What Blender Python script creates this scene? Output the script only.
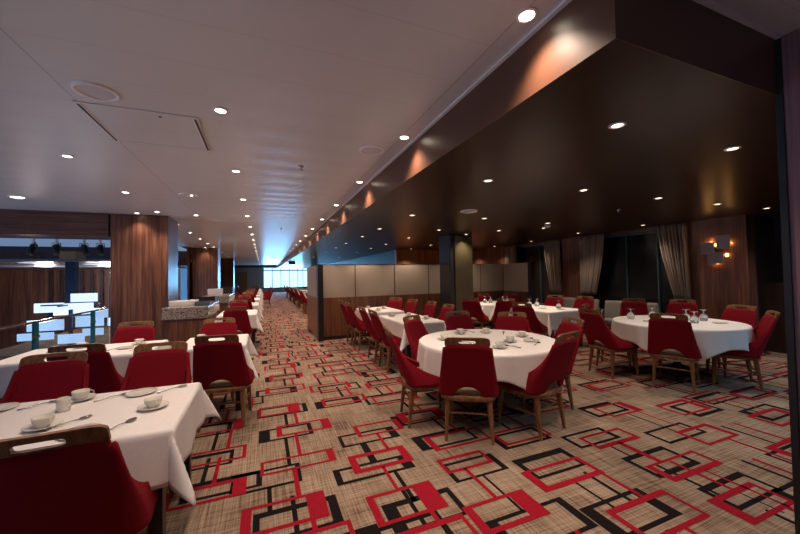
import bpy, bmesh, math, random
from mathutils import Vector, Matrix
random.seed(7)
PI = math.pi
scene = bpy.context.scene
for o in list(bpy.data.objects):
    bpy.data.objects.remove(o)
C = scene.collection

# ------------------------------------------------------------------ camera
cam_data = bpy.data.cameras.new('camera')
cam = bpy.data.objects.new('camera', cam_data)
C.objects.link(cam)
cam_data.sensor_width = 36.0
cam_data.lens = 340.0 / 800.0 * 36.0
cam_data.clip_start = 0.02
cam_data.clip_end = 200
yaw, pitch, roll = math.radians(21.947), math.radians(1.449), 0.018
F = Vector((math.sin(yaw) * math.cos(pitch), math.cos(yaw) * math.cos(pitch), math.sin(pitch)))
R = Vector((math.cos(yaw), -math.sin(yaw), 0))
U = R.cross(F)
cr, sr = math.cos(roll), math.sin(roll)
R2 = R * cr - U * sr
U2 = R * sr + U * cr
mw = Matrix((R2, U2, -F)).transposed().to_4x4()
mw.translation = Vector((0, 0, 1.5))
cam.matrix_world = mw
scene.camera = cam

# ------------------------------------------------------------------ light + exposure
scene.view_settings.view_transform = 'Standard'
scene.view_settings.look = 'None'
scene.view_settings.gamma = 1.0
scene.view_settings.use_curve_mapping = False
scene.view_settings.exposure = 0.1
W = bpy.data.worlds.new('world'); scene.world = W; W.use_nodes = True
W.node_tree.nodes['Background'].inputs[0].default_value = (0.45, 0.75, 1.0, 1)
W.node_tree.nodes['Background'].inputs[1].default_value = 2.2
WARM = (1.0, 0.77, 0.60)
L_WHITE, L_BROWN = 76.0, 54.0

def area(name, loc, size, sy, rot, power, col):
    l = bpy.data.lights.new(name, 'AREA'); l.shape = 'RECTANGLE'; l.size = size; l.size_y = sy
    l.energy = power; l.color = col
    o = bpy.data.objects.new(name, l); C.objects.link(o); o.location = loc; o.rotation_euler = rot
    return o
# daylight coming in through the end windows
area('end_window_daylight', (1.9, 38.6, 1.5), 4.2, 2.2, (PI / 2, 0, PI), 850, (0.2, 0.55, 1.0))
area('atrium_ceiling_fill', (-9.0, 3.0, -1.2), 10.0, 3.0, (PI * .68, 0, -PI / 2), 240, (0.5, 0.66, 1.0))  # blue fill added low in the atrium, aimed up to brighten the ceiling

# ------------------------------------------------------------------ materials
def mat(name):
    m = bpy.data.materials.new(name); m.use_nodes = True
    nt = m.node_tree
    return m, nt, nt.nodes['Principled BSDF']
def nd(nt, t, **k):
    n = nt.nodes.new(t)
    for a, b in k.items(): setattr(n, a, b)
    return n
def ramp(nt, stops):
    r = nd(nt, 'ShaderNodeValToRGB'); e = r.color_ramp.elements
    while len(e) < len(stops): e.new(0.5)
    for i, (p, c) in enumerate(stops):
        e[i].position = p; e[i].color = (*c, 1)
    return r
def coords(nt, scale, world=False):
    if world:
        s = nd(nt, 'ShaderNodeNewGeometry').outputs['Position']
    else:
        s = nd(nt, 'ShaderNodeTexCoord').outputs['Object']
    m = nd(nt, 'ShaderNodeMapping'); m.inputs['Scale'].default_value = scale
    nt.links.new(s, m.inputs['Vector'])
    return m.outputs['Vector']
def noise(nt, vec, scale, detail=4, rough=0.55):
    n = nd(nt, 'ShaderNodeTexNoise'); n.inputs['Scale'].default_value = scale
    n.inputs['Detail'].default_value = detail; n.inputs['Roughness'].default_value = rough
    nt.links.new(vec, n.inputs['Vector'])
    return n.outputs['Fac']
def simple(name, col, rough=0.5, metal=0.0, var=0.12, nscale=30, bump=0.0, spec=0.5, world=False, sheen=0):
    m, nt, b = mat(name)
    v = coords(nt, (1, 1, 1), world)
    f = noise(nt, v, nscale)
    a = tuple(max(0, c * (1 - var)) for c in col); z = tuple(min(1, c * (1 + var)) for c in col)
    r = ramp(nt, [(0.3, a), (0.7, z)]); nt.links.new(f, r.inputs[0]); nt.links.new(r.outputs[0], b.inputs['Base Color'])
    b.inputs['Roughness'].default_value = rough; b.inputs['Metallic'].default_value = metal
    b.inputs['Specular IOR Level'].default_value = spec
    if sheen: b.inputs['Sheen Weight'].default_value = sheen
    if bump:
        bp = nd(nt, 'ShaderNodeBump'); bp.inputs['Strength'].default_value = bump; bp.inputs['Distance'].default_value = 0.01
        nt.links.new(f, bp.inputs['Height']); nt.links.new(bp.outputs[0], b.inputs['Normal'])
    return m
def wood(name, c1, c2, c3, scale=(9, 9, 0.35), rough=0.35, world=True, plank=0.0, axis='XY'):
    m, nt, b = mat(name)
    v = coords(nt, scale, world)
    f = noise(nt, v, 1.6, 8, 0.65)
    v2 = coords(nt, tuple(s * 6 for s in scale), world)
    g = noise(nt, v2, 1.5, 4, 0.6)
    mx = nd(nt, 'ShaderNodeMath', operation='MULTIPLY_ADD'); mx.inputs[1].default_value = 0.35
    nt.links.new(g, mx.inputs[0]); nt.links.new(f, mx.inputs[2])
    r = ramp(nt, [(0.48, c1), (0.66, c2), (0.86, c3)]); nt.links.new(mx.outputs[0], r.inputs[0])
    nt.links.new(r.outputs[0], b.inputs['Base Color'])
    b.inputs['Roughness'].default_value = rough
    return m
def emit(name, col, s):
    m, nt, b = mat(name)
    b.inputs['Base Color'].default_value = (*col, 1)
    b.inputs['Emission Color'].default_value = (*col, 1); b.inputs['Emission Strength'].default_value = s
    return m
M = {}
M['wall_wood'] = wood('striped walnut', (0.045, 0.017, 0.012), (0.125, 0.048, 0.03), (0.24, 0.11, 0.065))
M['fin_wood'] = wood('plum walnut', (0.15, 0.07, 0.085), (0.25, 0.125, 0.14), (0.36, 0.19, 0.21), scale=(22, 22, 0.3))
M['header_wood'] = wood('header walnut', (0.05, 0.018, 0.015), (0.12, 0.045, 0.032), (0.2, 0.09, 0.06), scale=(0.5, 9, 11))
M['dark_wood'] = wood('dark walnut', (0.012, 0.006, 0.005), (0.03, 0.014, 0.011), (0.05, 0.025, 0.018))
M['panel_wood'] = wood('partition walnut', (0.06, 0.02, 0.011), (0.15, 0.055, 0.028), (0.25, 0.11, 0.055))
M['chair_wood'] = wood('chair walnut', (0.09, 0.036, 0.014), (0.19, 0.08, 0.033), (0.28, 0.13, 0.055), scale=(25, 25, 4), world=False, rough=0.38)
M['soffit'] = simple('brown lacquer soffit', (0.034, 0.0155, 0.0085), rough=0.3, var=0.06, nscale=2, world=True, spec=0.22)
M['red'] = simple('red wool upholstery', (0.21, 0.006, 0.015), rough=0.85, var=0.12, nscale=140, bump=0.15, spec=0.12)
M['seat'] = simple('beige seat fabric', (0.24, 0.19, 0.12), rough=0.85, var=0.12, nscale=120)
M['cloth'] = simple('white table linen', (0.84, 0.80, 0.78), rough=0.8, var=0.03, nscale=60, bump=0.05)
M['china'] = simple('cream china', (0.78, 0.75, 0.68), rough=0.18, var=0.02)
M['steel'] = simple('polished steel', (0.55, 0.54, 0.52), rough=0.2, metal=1.0, var=0.05)
M['brass'] = simple('aged brass clamp', (0.35, 0.22, 0.1), rough=0.35, metal=1.0)
M['table_wood'] = simple('dark table base', (0.025, 0.014, 0.01), rough=0.4)
M['curtain'] = simple('taupe curtain', (0.28, 0.225, 0.19), rough=0.85, var=0.1, nscale=50)
M['black'] = simple('matt black metal', (0.012, 0.012, 0.014), rough=0.45)
M['night_glass'] = simple('dark blind behind glass', (0.006, 0.008, 0.010), rough=0.22, var=0.2, nscale=3)
M['teal_frame'] = simple('teal grey frame', (0.05, 0.11, 0.13), rough=0.35)
M['blue_frame'] = simple('navy blue hanger metal', (0.015, 0.04, 0.09), rough=0.3, metal=0.4)
M['granite'] = None
M['white_trim'] = simple('white painted trim', (0.85, 0.82, 0.8), rough=0.5, var=0.03)
M['armchair'] = simple('pale grey armchair fabric', (0.2, 0.185, 0.155), rough=0.85)
M['bulkhead'] = simple('bronze brown bulkhead', (0.10, 0.042, 0.024), rough=0.36, var=0.06, nscale=2, world=True)
M['lounge_dark'] = simple('dark slate column cladding', (0.022, 0.024, 0.028), rough=0.35)
M['column_face'] = simple('olive bronze column face', (0.06, 0.05, 0.026), rough=0.33, var=0.2, nscale=3)
M['partition'] = simple('cream partition panel', (0.44, 0.37, 0.29), rough=0.6, var=0.03, nscale=60)
M['lamp_disc'] = emit('lit downlight lens', (1.0, 0.86, 0.68), 14)
M['lamp_dim'] = emit('dim downlight lens', (1.0, 0.78, 0.5), 5)
M['slab_glass'] = emit('lit white glass slab', (0.6, 0.78, 1.0), 1.05)
M['sconce_glow'] = emit('sconce bulb glow', (1.0, 0.55, 0.16), 9)
M['sconce_plate'] = simple('grey metal sconce tile', (0.3, 0.28, 0.34), rough=0.45, metal=0.3)
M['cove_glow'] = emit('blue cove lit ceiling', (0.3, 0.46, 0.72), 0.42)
M['disc_glow'] = emit('pale blue disc', (0.45, 0.65, 0.85), 0.5)
M['fascia'] = simple('plum atrium fascia', (0.075, 0.036, 0.045), rough=0.35, world=True)
M['silver'] = simple('blue grey soffit panel', (0.16, 0.19, 0.24), rough=0.3, metal=0.4, world=True)
M['tan'] = simple('tan panel', (0.34, 0.19, 0.09), rough=0.6)
M['grey_wall'] = simple('taupe grey wall', (0.36, 0.29, 0.26), rough=0.6, world=True)
M['orange_wood'] = wood('amber wood', (0.13, 0.05, 0.018), (0.28, 0.12, 0.045), (0.4, 0.18, 0.07))
M['green_sign'] = simple('green exit sign', (0.01, 0.12, 0.06), rough=0.4)
M['speaker'] = simple('pale speaker grille', (0.6, 0.57, 0.57), rough=0.6, var=0.1, nscale=400)
M['deck'] = simple('plum lower deck floor', (0.09, 0.07, 0.11), rough=0.3, nscale=3)

def granite():
    m, nt, b = mat('speckled granite')
    v = coords(nt, (1, 1, 1), True)
    vo = nd(nt, 'ShaderNodeTexVoronoi'); vo.inputs['Scale'].default_value = 38; nt.links.new(v, vo.inputs['Vector'])
    f = noise(nt, v, 20, 6, 0.7)
    mx = nd(nt, 'ShaderNodeMath', operation='MULTIPLY_ADD'); mx.inputs[1].default_value = 0.8
    nt.links.new(vo.outputs['Distance'], mx.inputs[0]); nt.links.new(f, mx.inputs[2])
    r = ramp(nt, [(0.5, (0.03, 0.02, 0.016)), (0.75, (0.15, 0.12, 0.10)), (0.98, (0.36, 0.32, 0.28))])
    nt.links.new(mx.outputs[0], r.inputs[0]); nt.links.new(r.outputs[0], b.inputs['Base Color'])
    b.inputs['Roughness'].default_value = 0.2
    return m
M['granite'] = granite()

def glass(name, col, fac=0.12, rough=0.03):
    m, nt, b = mat(name)
    tr = nd(nt, 'ShaderNodeBsdfTransparent'); tr.inputs[0].default_value = (*col, 1)
    gl = nd(nt, 'ShaderNodeBsdfGlossy'); gl.inputs['Roughness'].default_value = rough
    lw = nd(nt, 'ShaderNodeLayerWeight'); lw.inputs['Blend'].default_value = 0.12
    fr = nd(nt, 'ShaderNodeMath', operation='MULTIPLY_ADD'); fr.inputs[1].default_value = 0.6; fr.inputs[2].default_value = 0.05; nt.links.new(lw.outputs['Facing'], fr.inputs[0])
    mx = nd(nt, 'ShaderNodeMixShader')
    nt.links.new(fr.outputs[0], mx.inputs[0]); nt.links.new(tr.outputs[0], mx.inputs[1]); nt.links.new(gl.outputs[0], mx.inputs[2])
    nt.links.new(mx.outputs[0], nt.nodes['Material Output'].inputs['Surface'])
    return m
M['glass'] = glass('clear glass', (0.93, 0.97, 0.98))
M['rail_glass'] = glass('faintly blue rail glass', (0.78, 0.86, 0.92))
def drink_glass():
    m, nt, b = mat('drinking glass')
    b.inputs['Base Color'].default_value = (0.95, 0.97, 0.97, 1); b.inputs['Roughness'].default_value = 0.03
    b.inputs['Transmission Weight'].default_value = 0.75; b.inputs['IOR'].default_value = 1.3
    return m
M['goblet'] = drink_glass()

def white_ceiling():
    m, nt, b = mat('white metal ceiling planks')
    pos = nd(nt, 'ShaderNodeNewGeometry').outputs['Position']
    sep = nd(nt, 'ShaderNodeSeparateXYZ'); nt.links.new(pos, sep.inputs[0])
    def seam(out, period, off, width):
        a = nd(nt, 'ShaderNodeMath', operation='ADD'); a.inputs[1].default_value = off + 100 * period; nt.links.new(out, a.inputs[0])
        md = nd(nt, 'ShaderNodeMath', operation='MODULO'); md.inputs[1].default_value = period; nt.links.new(a.outputs[0], md.inputs[0])
        lt = nd(nt, 'ShaderNodeMath', operation='LESS_THAN'); lt.inputs[1].default_value = width; nt.links.new(md.outputs[0], lt.inputs[0])
        return lt.outputs[0], md.outputs[0]
    sx, _ = seam(sep.outputs['X'], 2.45, 1.24, 0.007)
    sy, my = seam(sep.outputs['Y'], 0.3833, -0.0333, 0.004)
    mx = nd(nt, 'ShaderNodeMath', operation='MAXIMUM'); nt.links.new(sx, mx.inputs[0])
    h = nd(nt, 'ShaderNodeMath', operation='MULTIPLY'); h.inputs[1].default_value = 0.5; nt.links.new(sy, h.inputs[0]); nt.links.new(h.outputs[0], mx.inputs[1])
    mixc = nd(nt, 'ShaderNodeMix', data_type='RGBA'); nt.links.new(mx.outputs[0], mixc.inputs['Factor'])
    mixc.inputs['A'].default_value = (0.66, 0.64, 0.62, 1); mixc.inputs['B'].default_value = (0.4, 0.37, 0.37, 1)
    nt.links.new(mixc.outputs['Result'], b.inputs['Base Color'])
    # each plank bows very slightly, so reflections band across it
    s = nd(nt, 'ShaderNodeMath', operation='SINE'); k = nd(nt, 'ShaderNodeMath', operation='MULTIPLY'); k.inputs[1].default_value = 2 * PI / 0.3833
    nt.links.new(my, k.inputs[0]); nt.links.new(k.outputs[0], s.inputs[0])
    f = noise(nt, coords(nt, (1, 1, 1), True), 1.3, 2)
    ad = nd(nt, 'ShaderNodeMath', operation='MULTIPLY_ADD'); ad.inputs[1].default_value = 4.0; nt.links.new(f, ad.inputs[0]); nt.links.new(s.outputs[0], ad.inputs[2])
    bp = nd(nt, 'ShaderNodeBump'); bp.inputs['Strength'].default_value = 0.12; bp.inputs['Distance'].default_value = 0.01
    nt.links.new(ad.outputs[0], bp.inputs['Height']); nt.links.new(bp.outputs[0], b.inputs['Normal'])
    b.inputs['Roughness'].default_value = 0.33; b.inputs['Specular IOR Level'].default_value = 0.6
    return m
M['white_ceiling'] = white_ceiling()

def carpet():
    m, nt, b = mat('woven taupe carpet')
    a = noise(nt, coords(nt, (95, 2.2, 1), True), 1.0, 3, 0.7)
    c = noise(nt, coords(nt, (2.2, 95, 1), True), 1.0, 3, 0.7)
    big = noise(nt, coords(nt, (1, 1, 1), True), 2.2, 3, 0.6)
    s = nd(nt, 'ShaderNodeMath', operation='ADD'); nt.links.new(a, s.inputs[0]); nt.links.new(c, s.inputs[1])
    s2 = nd(nt, 'ShaderNodeMath', operation='MULTIPLY_ADD'); s2.inputs[1].default_value = 0.5; nt.links.new(big, s2.inputs[0]); nt.links.new(s.outputs[0], s2.inputs[2])
    d = nd(nt, 'ShaderNodeMath', operation='MULTIPLY'); d.inputs[1].default_value = 0.5; nt.links.new(s2.outputs[0], d.inputs[0])
    r = ramp(nt, [(0.42, (0.032, 0.018, 0.013)), (0.54, (0.15, 0.095, 0.066)), (0.66, (0.31, 0.225, 0.16)), (0.80, (0.42, 0.33, 0.25))])
    nt.links.new(d.outputs[0], r.inputs[0]); nt.links.new(r.outputs[0], b.inputs['Base Color'])
    b.inputs['Roughness'].default_value = 0.95; b.inputs['Specular IOR Level'].default_value = 0.1
    return m
M['carpet'] = carpet()
M['carpet_red'] = simple('red carpet yarn', (0.28, 0.008, 0.020), rough=0.95, spec=0.1, var=0.2, nscale=90, world=True)
M['carpet_black'] = simple('black carpet yarn', (0.010, 0.007, 0.007), rough=0.95, spec=0.1, var=0.3, nscale=90, world=True)

# ------------------------------------------------------------------ mesh helpers
def obj(name, bm, m, parent=None, smooth=False, solid=0, offset=0, bevel=0):
    me = bpy.data.meshes.new(name)
    bmesh.ops.recalc_face_normals(bm, faces=bm.faces)
    bm.to_mesh(me); bm.free()
    for mm in (m if isinstance(m, (list, tuple)) else [m]): me.materials.append(mm)
    if smooth: me.polygons.foreach_set('use_smooth', [True] * len(me.polygons))
    o = bpy.data.objects.new(name, me); C.objects.link(o)
    if parent: o.parent = parent
    if solid:
        s = o.modifiers.new('solid', 'SOLIDIFY'); s.thickness = solid; s.offset = offset
    if bevel:
        s = o.modifiers.new('bevel', 'BEVEL'); s.width = bevel; s.segments = 2; s.limit_method = 'ANGLE'
    return o
def tag(o, label=None, cat=None, group=None, kind=None):
    if label: o['label'] = label
    if cat: o['category'] = cat
    if group: o['group'] = group
    if kind: o['kind'] = kind
    return o
def thing(name, label, cat, loc=(0, 0, 0), rz=0, group=None):
    o = bpy.data.objects.new(name, None); C.objects.link(o); o.empty_display_size = 0.1
    o.location = loc; o.rotation_euler = (0, 0, rz)
    return tag(o, label, cat, group)
def B(): return bmesh.new()
def box(bm, x0, x1, y0, y1, z0, z1, taper=None):
    v = [bm.verts.new(p) for p in ((x0, y0, z0), (x1, y0, z0), (x1, y1, z0), (x0, y1, z0), (x0, y0, z1), (x1, y0, z1), (x1, y1, z1), (x0, y1, z1))]
    fs = [bm.faces.new([v[i] for i in f]) for f in ((3, 2, 1, 0), (4, 5, 6, 7), (0, 1, 5, 4), (1, 2, 6, 5), (2, 3, 7, 6), (3, 0, 4, 7))]
    return fs
def tube(bm, pts, rad, n=8, cap=True):
    pts = [Vector(p) for p in pts]; rad = rad if isinstance(rad, (list, tuple)) else [rad] * len(pts)
    rings = []
    for i, p in enumerate(pts):
        d = (pts[min(i + 1, len(pts) - 1)] - pts[max(i - 1, 0)]).normalized()
        up = Vector((0, 0, 1)) if abs(d.z) < 0.9 else Vector((1, 0, 0))
        a = d.cross(up).normalized(); b = a.cross(d)
        rings.append([bm.verts.new(p + (a * math.cos(2 * PI * k / n) + b * math.sin(2 * PI * k / n)) * rad[i]) for k in range(n)])
    for i in range(len(rings) - 1):
        for k in range(n):
            bm.faces.new((rings[i][k], rings[i][(k + 1) % n], rings[i + 1][(k + 1) % n], rings[i + 1][k]))
    if cap:
        bm.faces.new(rings[0][::-1]); bm.faces.new(rings[-1])
def lathe(bm, prof, n=20, c=(0, 0, 0)):
    rings = []
    for r, z in prof:
        if r < 1e-5: rings.append([bm.verts.new((c[0], c[1], c[2] + z))])
        else: rings.append([bm.verts.new((c[0] + r * math.cos(2 * PI * k / n), c[1] + r * math.sin(2 * PI * k / n), c[2] + z)) for k in range(n)])
    for a, b in zip(rings, rings[1:]):
        for k in range(n):
            q = []
            for r_, kk in ((a, k), (a, k + 1), (b, k + 1), (b, k)):
                w = r_[kk % len(r_)] if len(r_) > 1 else r_[0]
                if w not in q: q.append(w)
            if len(q) > 2: bm.faces.new(q)
def copy_tree(o, parent=None):
    c = o.copy(); C.objects.link(c)
    if parent: c.parent = parent
    for ch in kids.get(o.name, ()): 
        copy_tree(ch, c)
    return c
kids = {}
def register(o):
    for x in bpy.data.objects:
        if x.parent: 
            l = kids.setdefault(x.parent.name, [])
            if x not in l: l.append(x)
def place(proto, used, loc, rz, label, group=None, cat=None):
    o = proto if not used[0] else copy_tree(proto)
    used[0] = True
    o.location = loc; o.rotation_euler = (0, 0, rz); o['label'] = label
    if group: o['group'] = group
    return o
ORD = ['first', 'second', 'third', 'fourth', 'fifth', 'sixth', 'seventh', 'eighth', 'ninth', 'tenth', 'eleventh', 'twelfth', 'thirteenth', 'fourteenth', 'fifteenth', 'sixteenth', 'seventeenth', 'eighteenth', 'nineteenth', 'twentieth', 'twenty-first', 'twenty-second', 'twenty-third', 'twenty-fourth']

# ------------------------------------------------------------------ structure
ZC, ZB, XS, YB, YF, XW = 2.8, 2.47, 1.37, 0.95, 38.0, 7.95
XO = -2.78      # edge of the floor opening at the left
def struct(name, bm, m, **k):
    return tag(obj(name, bm, m, **k), kind='structure')

# floor with the woven pattern laid into it
fb = B()
def ff(x0, x1, y0, y1, z, mi):
    v = [fb.verts.new(p) for p in ((x0, y0, z), (x1, y0, z), (x1, y1, z), (x0, y1, z))]
    fb.faces.new(v).material_index = mi
for x0, x1, y0, y1 in ((XO, 9.2, -4.5, 38.5), (-5.5, XO, 9.5, 38.5)):
    for f in box(fb, x0, x1, y0, y1, -0.3, 0.0): f.material_index = 0
def frame_rect(x0, x1, y0, y1, wl, wr, wb, wt, z, mi):
    ff(x0, x1, y0, y0 + wb, z, mi); ff(x0, x1, y1 - wt, y1, z, mi)
    ff(x0, x0 + wl, y0 + wb, y1 - wt, z, mi); ff(x1 - wr, x1, y0 + wb, y1 - wt, z, mi)
t_, k_ = 0.032, 0.085
# motifs read off the carpet: red rect, black rect, (widths l r b t), connectors
MOT = [
 ((.11, .63, 3.44, 3.69), (.05, .09, t_, t_), (-.05, .44, 3.38, 3.65), (.1, .04, t_, t_)),
 ((-.06, .38, 4.0, 4.28), (t_, .13, t_, t_), (-.07, .46, 3.97, 4.24), (.04, .05, t_, t_)),
 ((-.03, .55, 2.82, 3.03), (.025, .06, .028, .028), (-.23, .26, 2.64, 2.91), (.08, .035, .03, .03)),
 ((-.14, .38, 2.19, 2.47), (.06, .12, .035, .03), (-.07, .45, 2.10, 2.39), (.04, .06, .035, .05)),
 ((.635, 1.13, 2.56, 2.83), (.06, .07, .05, .05), (.485, 1.10, 2.47, 2.68), (.05, .09, t_, t_)),
 ((.815, 1.28, 3.12, 3.37), (.04, .06, .03, .03), (.635, 1.18, 2.99, 3.225), (.03, .08, t_, t_)),
 ((.63, 1.11, 1.97, 2.27), (.05, .12, .03, .03), (.70, 1.2, 1.86, 2.15), (.09, .04, t_, .05)),
 ((1.28, 1.70, 2.28, 2.485), (.03, .03, .035, .035), (1.28, 1.75, 2.16, 2.41), (.04, .05, .025, .03)),
 ((1.17, 1.655, 1.66, 1.925), (.06, .13, .04, .03), (1.23, 1.83, 1.47, 1.76), (.07, .06, .03, .03)),
 ((1.78, 2.36, 1.825, 2.08), (.07, .04, .05, .03), (1.83, 2.35, 1.96, 2.24), (.05, .05, .03, .07)),
 ((2.70, 3.30, 1.55, 1.765), (.06, .03, .05, .025), (2.65, 3.15, 1.62, 1.915), (.04, .04, .05, .05)),
 ((3.53, 4.0, 1.75, 2.02), (.04, .06, .03, .04), (3.26, 3.81, 1.90, 2.135), (.035, .04, .03, .03)),
 ((4.03, 4.52, 2.2, 2.5), (.03, .08, .03, .05), (4.13, 4.58, 2.12, 2.42), (.07, .04, .05, .03)),
 ((3.35, 3.81, 2.47, 2.74), (.03, .1, .03, .03), (3.2, 3.68, 2.53, 2.8), (.05, .04, .04, .06)),
 ((2.63, 3.15, 2.075, 2.30), (.035, .035, .05, .03), (2.5, 3.0, 2.15, 2.38), (.04, .05, .03, .03)),
]
used_c = []
for rr, rw, br, bw in MOT:
    frame_rect(*br, *bw, 0.0012, 2); frame_rect(*rr, *rw, 0.0024, 1)
    used_c.append(((rr[0] + rr[1]) / 2, (rr[2] + rr[3]) / 2))
for x0, x1, y0, y1, mi in ((.17, .20, 2.91, 3.40, 2), (.265, .295, 3.03, 3.45, 1), (.2, .235, 2.47, 2.83, 1), (.015, .045, 2.39, 2.66, 2), (.2, .23, 3.65, 4.0, 2), (.3, .33, 3.69, 4.02, 1),
        (.79, .85, 2.68, 3.0, 2), (.98, 1.01, 2.82, 3.14, 1), (.85, .875, 2.27, 2.58, 1), (.91, .94, 2.1, 2.48, 2), (1.42, 1.45, 1.92, 2.3, 1), (1.5, 1.52, 1.75, 2.17, 2),
        (2.05, 2.07, 1.5, 1.85, 2), (2.86, 2.91, 1.76, 2.1, 1), (2.75, 2.77, 1.9, 2.1, 2), (3.55, 3.57, 2.02, 2.5, 2), (3.7, 3.715, 2.0, 2.48, 1), (2.95, 2.965, 1.1, 1.56, 2), (3.05, 3.07, 1.1, 1.56, 1), (3.8, 3.83, 1.3, 1.76, 1)):
    ff(x0, x1, y0, y1, 0.0012 if mi == 2 else 0.0024, mi)
rnd = random.Random(3)
col = 0
for ci in range(-5, 14):
    cx = 0.26 + ci * 0.655
    if cx > 8.6: break
    ylo = -1.0
    yo = (ci * 0.41) % 0.6
    for k in range(66):
        cy = ylo + yo + k * 0.59 + rnd.uniform(-.03, .03)
        if cx < XO + .4 or cy > 37: continue
        jx = rnd.uniform(-.09, .09)
        if any(abs(cx + jx - u[0]) < 0.46 and abs(cy - u[1]) < 0.34 for u in used_c): continue
        w = rnd.uniform(.23, .29); h = rnd.uniform(.11, .145)
        ox = rnd.choice((-1, 1)) * rnd.uniform(.05, .14); oy = rnd.choice((-1, 1)) * rnd.uniform(.04, .10)
        ww = lambda: rnd.choice((.025, .03, .04, .055, .09))
        x, y = cx + jx, cy
        if x - w - .1 < XO or x + w + .15 > 9.1: continue
        frame_rect(x + ox - w, x + ox + w, y + oy - h, y + oy + h, ww(), ww(), t_, rnd.choice((t_, .05)), 0.0012 + 0.0001 * (k % 3), 2)
        frame_rect(x - w, x + w, y - h, y + h, ww(), ww(), t_, rnd.choice((t_, .045)), 0.0024 + 0.0001 * (k % 3), 1)
        a, b_ = x + rnd.uniform(-.12, 0), x + rnd.uniform(.02, .14)
        ff(a, a + .03, y + h, y + .59 - h + .05, 0.0008, 2); ff(b_, b_ + .03, y + h, y + .59 - h + .03, 0.0020, 1)
struct('floor', fb, [M['carpet'], M['carpet_red'], M['carpet_black']])

b = B(); box(b, -11, XS, -4.5, 38.5, ZC, ZC + 0.2); box(b, XS, 4.6, -4.5, YB, ZC, ZC + 0.2)
struct('ceiling', b, M['white_ceiling'])
b = B(); box(b, XS, 9.2, YB, 38.5, ZB, ZB + 0.5)
tag(obj('ceiling_soffit', b, M['soffit']), kind='structure').name = 'ceiling.001'
b = B(); box(b, XS - .004, XS, YB - .004, 38, ZB, ZC - .001); box(b, XS, 2.70, YB - .004, YB, ZB, ZC - .001)
tag(obj('trim_bulkhead', b, M['bulkhead']), kind='structure')
# thin white trim where the brown bulkhead meets the white ceiling
b = B(); box(b, XS - 0.03, XS, YB - 0.03, 38.0, ZC - 0.012, ZC - 0.001); box(b, XS - 0.03, 2.685, YB - 0.03, YB, ZC - 0.012, ZC - 0.001)
struct('trim_1', b, M['white_trim'])
# near right-hand wall, end wall etc.
b = B(); box(b, 2.70, 2.95, -4.5, YB - 0.005, 0, ZC); struct('wall_near_right', b, M['fin_wood'])
b = B(); box(b, 2.685, 2.70, YB - 0.02, YB + 0.01, 0, ZC - .01); struct('trim_2', b, M['black'])
b = B(); box(b, XW, XW + 0.3, 3.28, 4.18, 0, ZB); box(b, XW, XW + 0.3, 6.62, 7.3, 0, ZB); box(b, XW, XW + 0.3, 9.4, 21.0, 0, ZB)
box(b, XW + .1, XW + .3, 4.18, 6.62, 0, 0.5); box(b, XW + .1, XW + .3, 7.3, 9.4, 0, 0.5); box(b, XW + .1, XW + .3, 4.18, 6.62, 2.42, ZB); box(b, XW + .1, XW + .3, 7.3, 9.4, 2.42, ZB)
box(b, XW, XW + .3, 31.0, 38, 0, .9); box(b, XW, XW + .3, 31, 38, 2.3, ZB)
for y in (31, 34, 37): box(b, XW, XW + .3, y, y + .4, 0, ZB)
struct('wall_right', b, M['wall_wood'])
b = B(); box(b, 8.9, 9.2, -1.5, 3.28, 0, ZB)
for y in (2.75, 1.9): box(b, 8.86, 8.9, y, y + .05, 0, ZB)
struct('wall_recess', b, M['dark_wood'])
b = B(); box(b, 8.55, 8.9, -1.5, 3.28, 0, 1.25); struct('trim_3', b, M['dark_wood'])
b = B(); box(b, XW + .31, 9.2, 3.281, 3.4, 0, ZB); struct('wall_recess_side', b, M['dark_wood'])
b = B(); box(b, 2.85, 9.2, -1.7, -1.5, 0, ZC); struct('wall_recess_end', b, M['dark_wood'])
b = B(); box(b, -11, 9.2, -4.7, -4.5, -3.2, ZC); struct('wall_back', b, M['grey_wall'])
b = B(); box(b, -11.2, -11, -4.5, 38.5, -3.2, ZC); struct('wall_left', b, M['wall_wood'])
b = B(); box(b, 4.62, XW, 11.8, 12.0, 0, ZB); struct('wall_room_end', b, M['orange_wood'])
b = B(); box(b, 4.62, 4.72, 12.001, 31, 0, ZB); struct('wall_room_side', b, simple('navy lacquer wall', (0.004, 0.012, 0.026), rough=0.45))
# far end wall
b = B(); box(b, -11, 0.0, YF, YF + .3, 0, ZC); box(b, 4.9, 9.2, YF, YF + .3, 0, ZC); box(b, 0, 4.9, YF, YF + .3, 0, .4); box(b, 0.0, 4.9, YF, YF + .3, 2.5, ZC)
struct('wall_far', b, M['grey_wall'])
b = B(); box(b, -2.7, 2.0, 36.8, 37.2, 2.55, ZC); struct('trim_4', b, M['dark_wood'])
# doors / windows at the far end
b = B(); box(b, -2.35, -1.5, YF - .05, YF, 0, 2.15); struct('door_1', b, M['orange_wood'])
b = B()
for x in (0.0, .85, 1.7, 2.55, 3.4, 3.95, 4.8): box(b, x, x + .07, YF - .02, YF + .1, .4, 2.5)
box(b, 0, 4.9, YF - .02, YF + .1, .4, .5); box(b, 0, 4.9, YF - .02, YF + .1, 2.22, 2.32)
struct('window_1', b, M['teal_frame'])
b = B(); box(b, 0, 4.9, YF + .12, YF + .14, .4, 2.5); struct('window_2', b, M['glass'])
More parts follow.
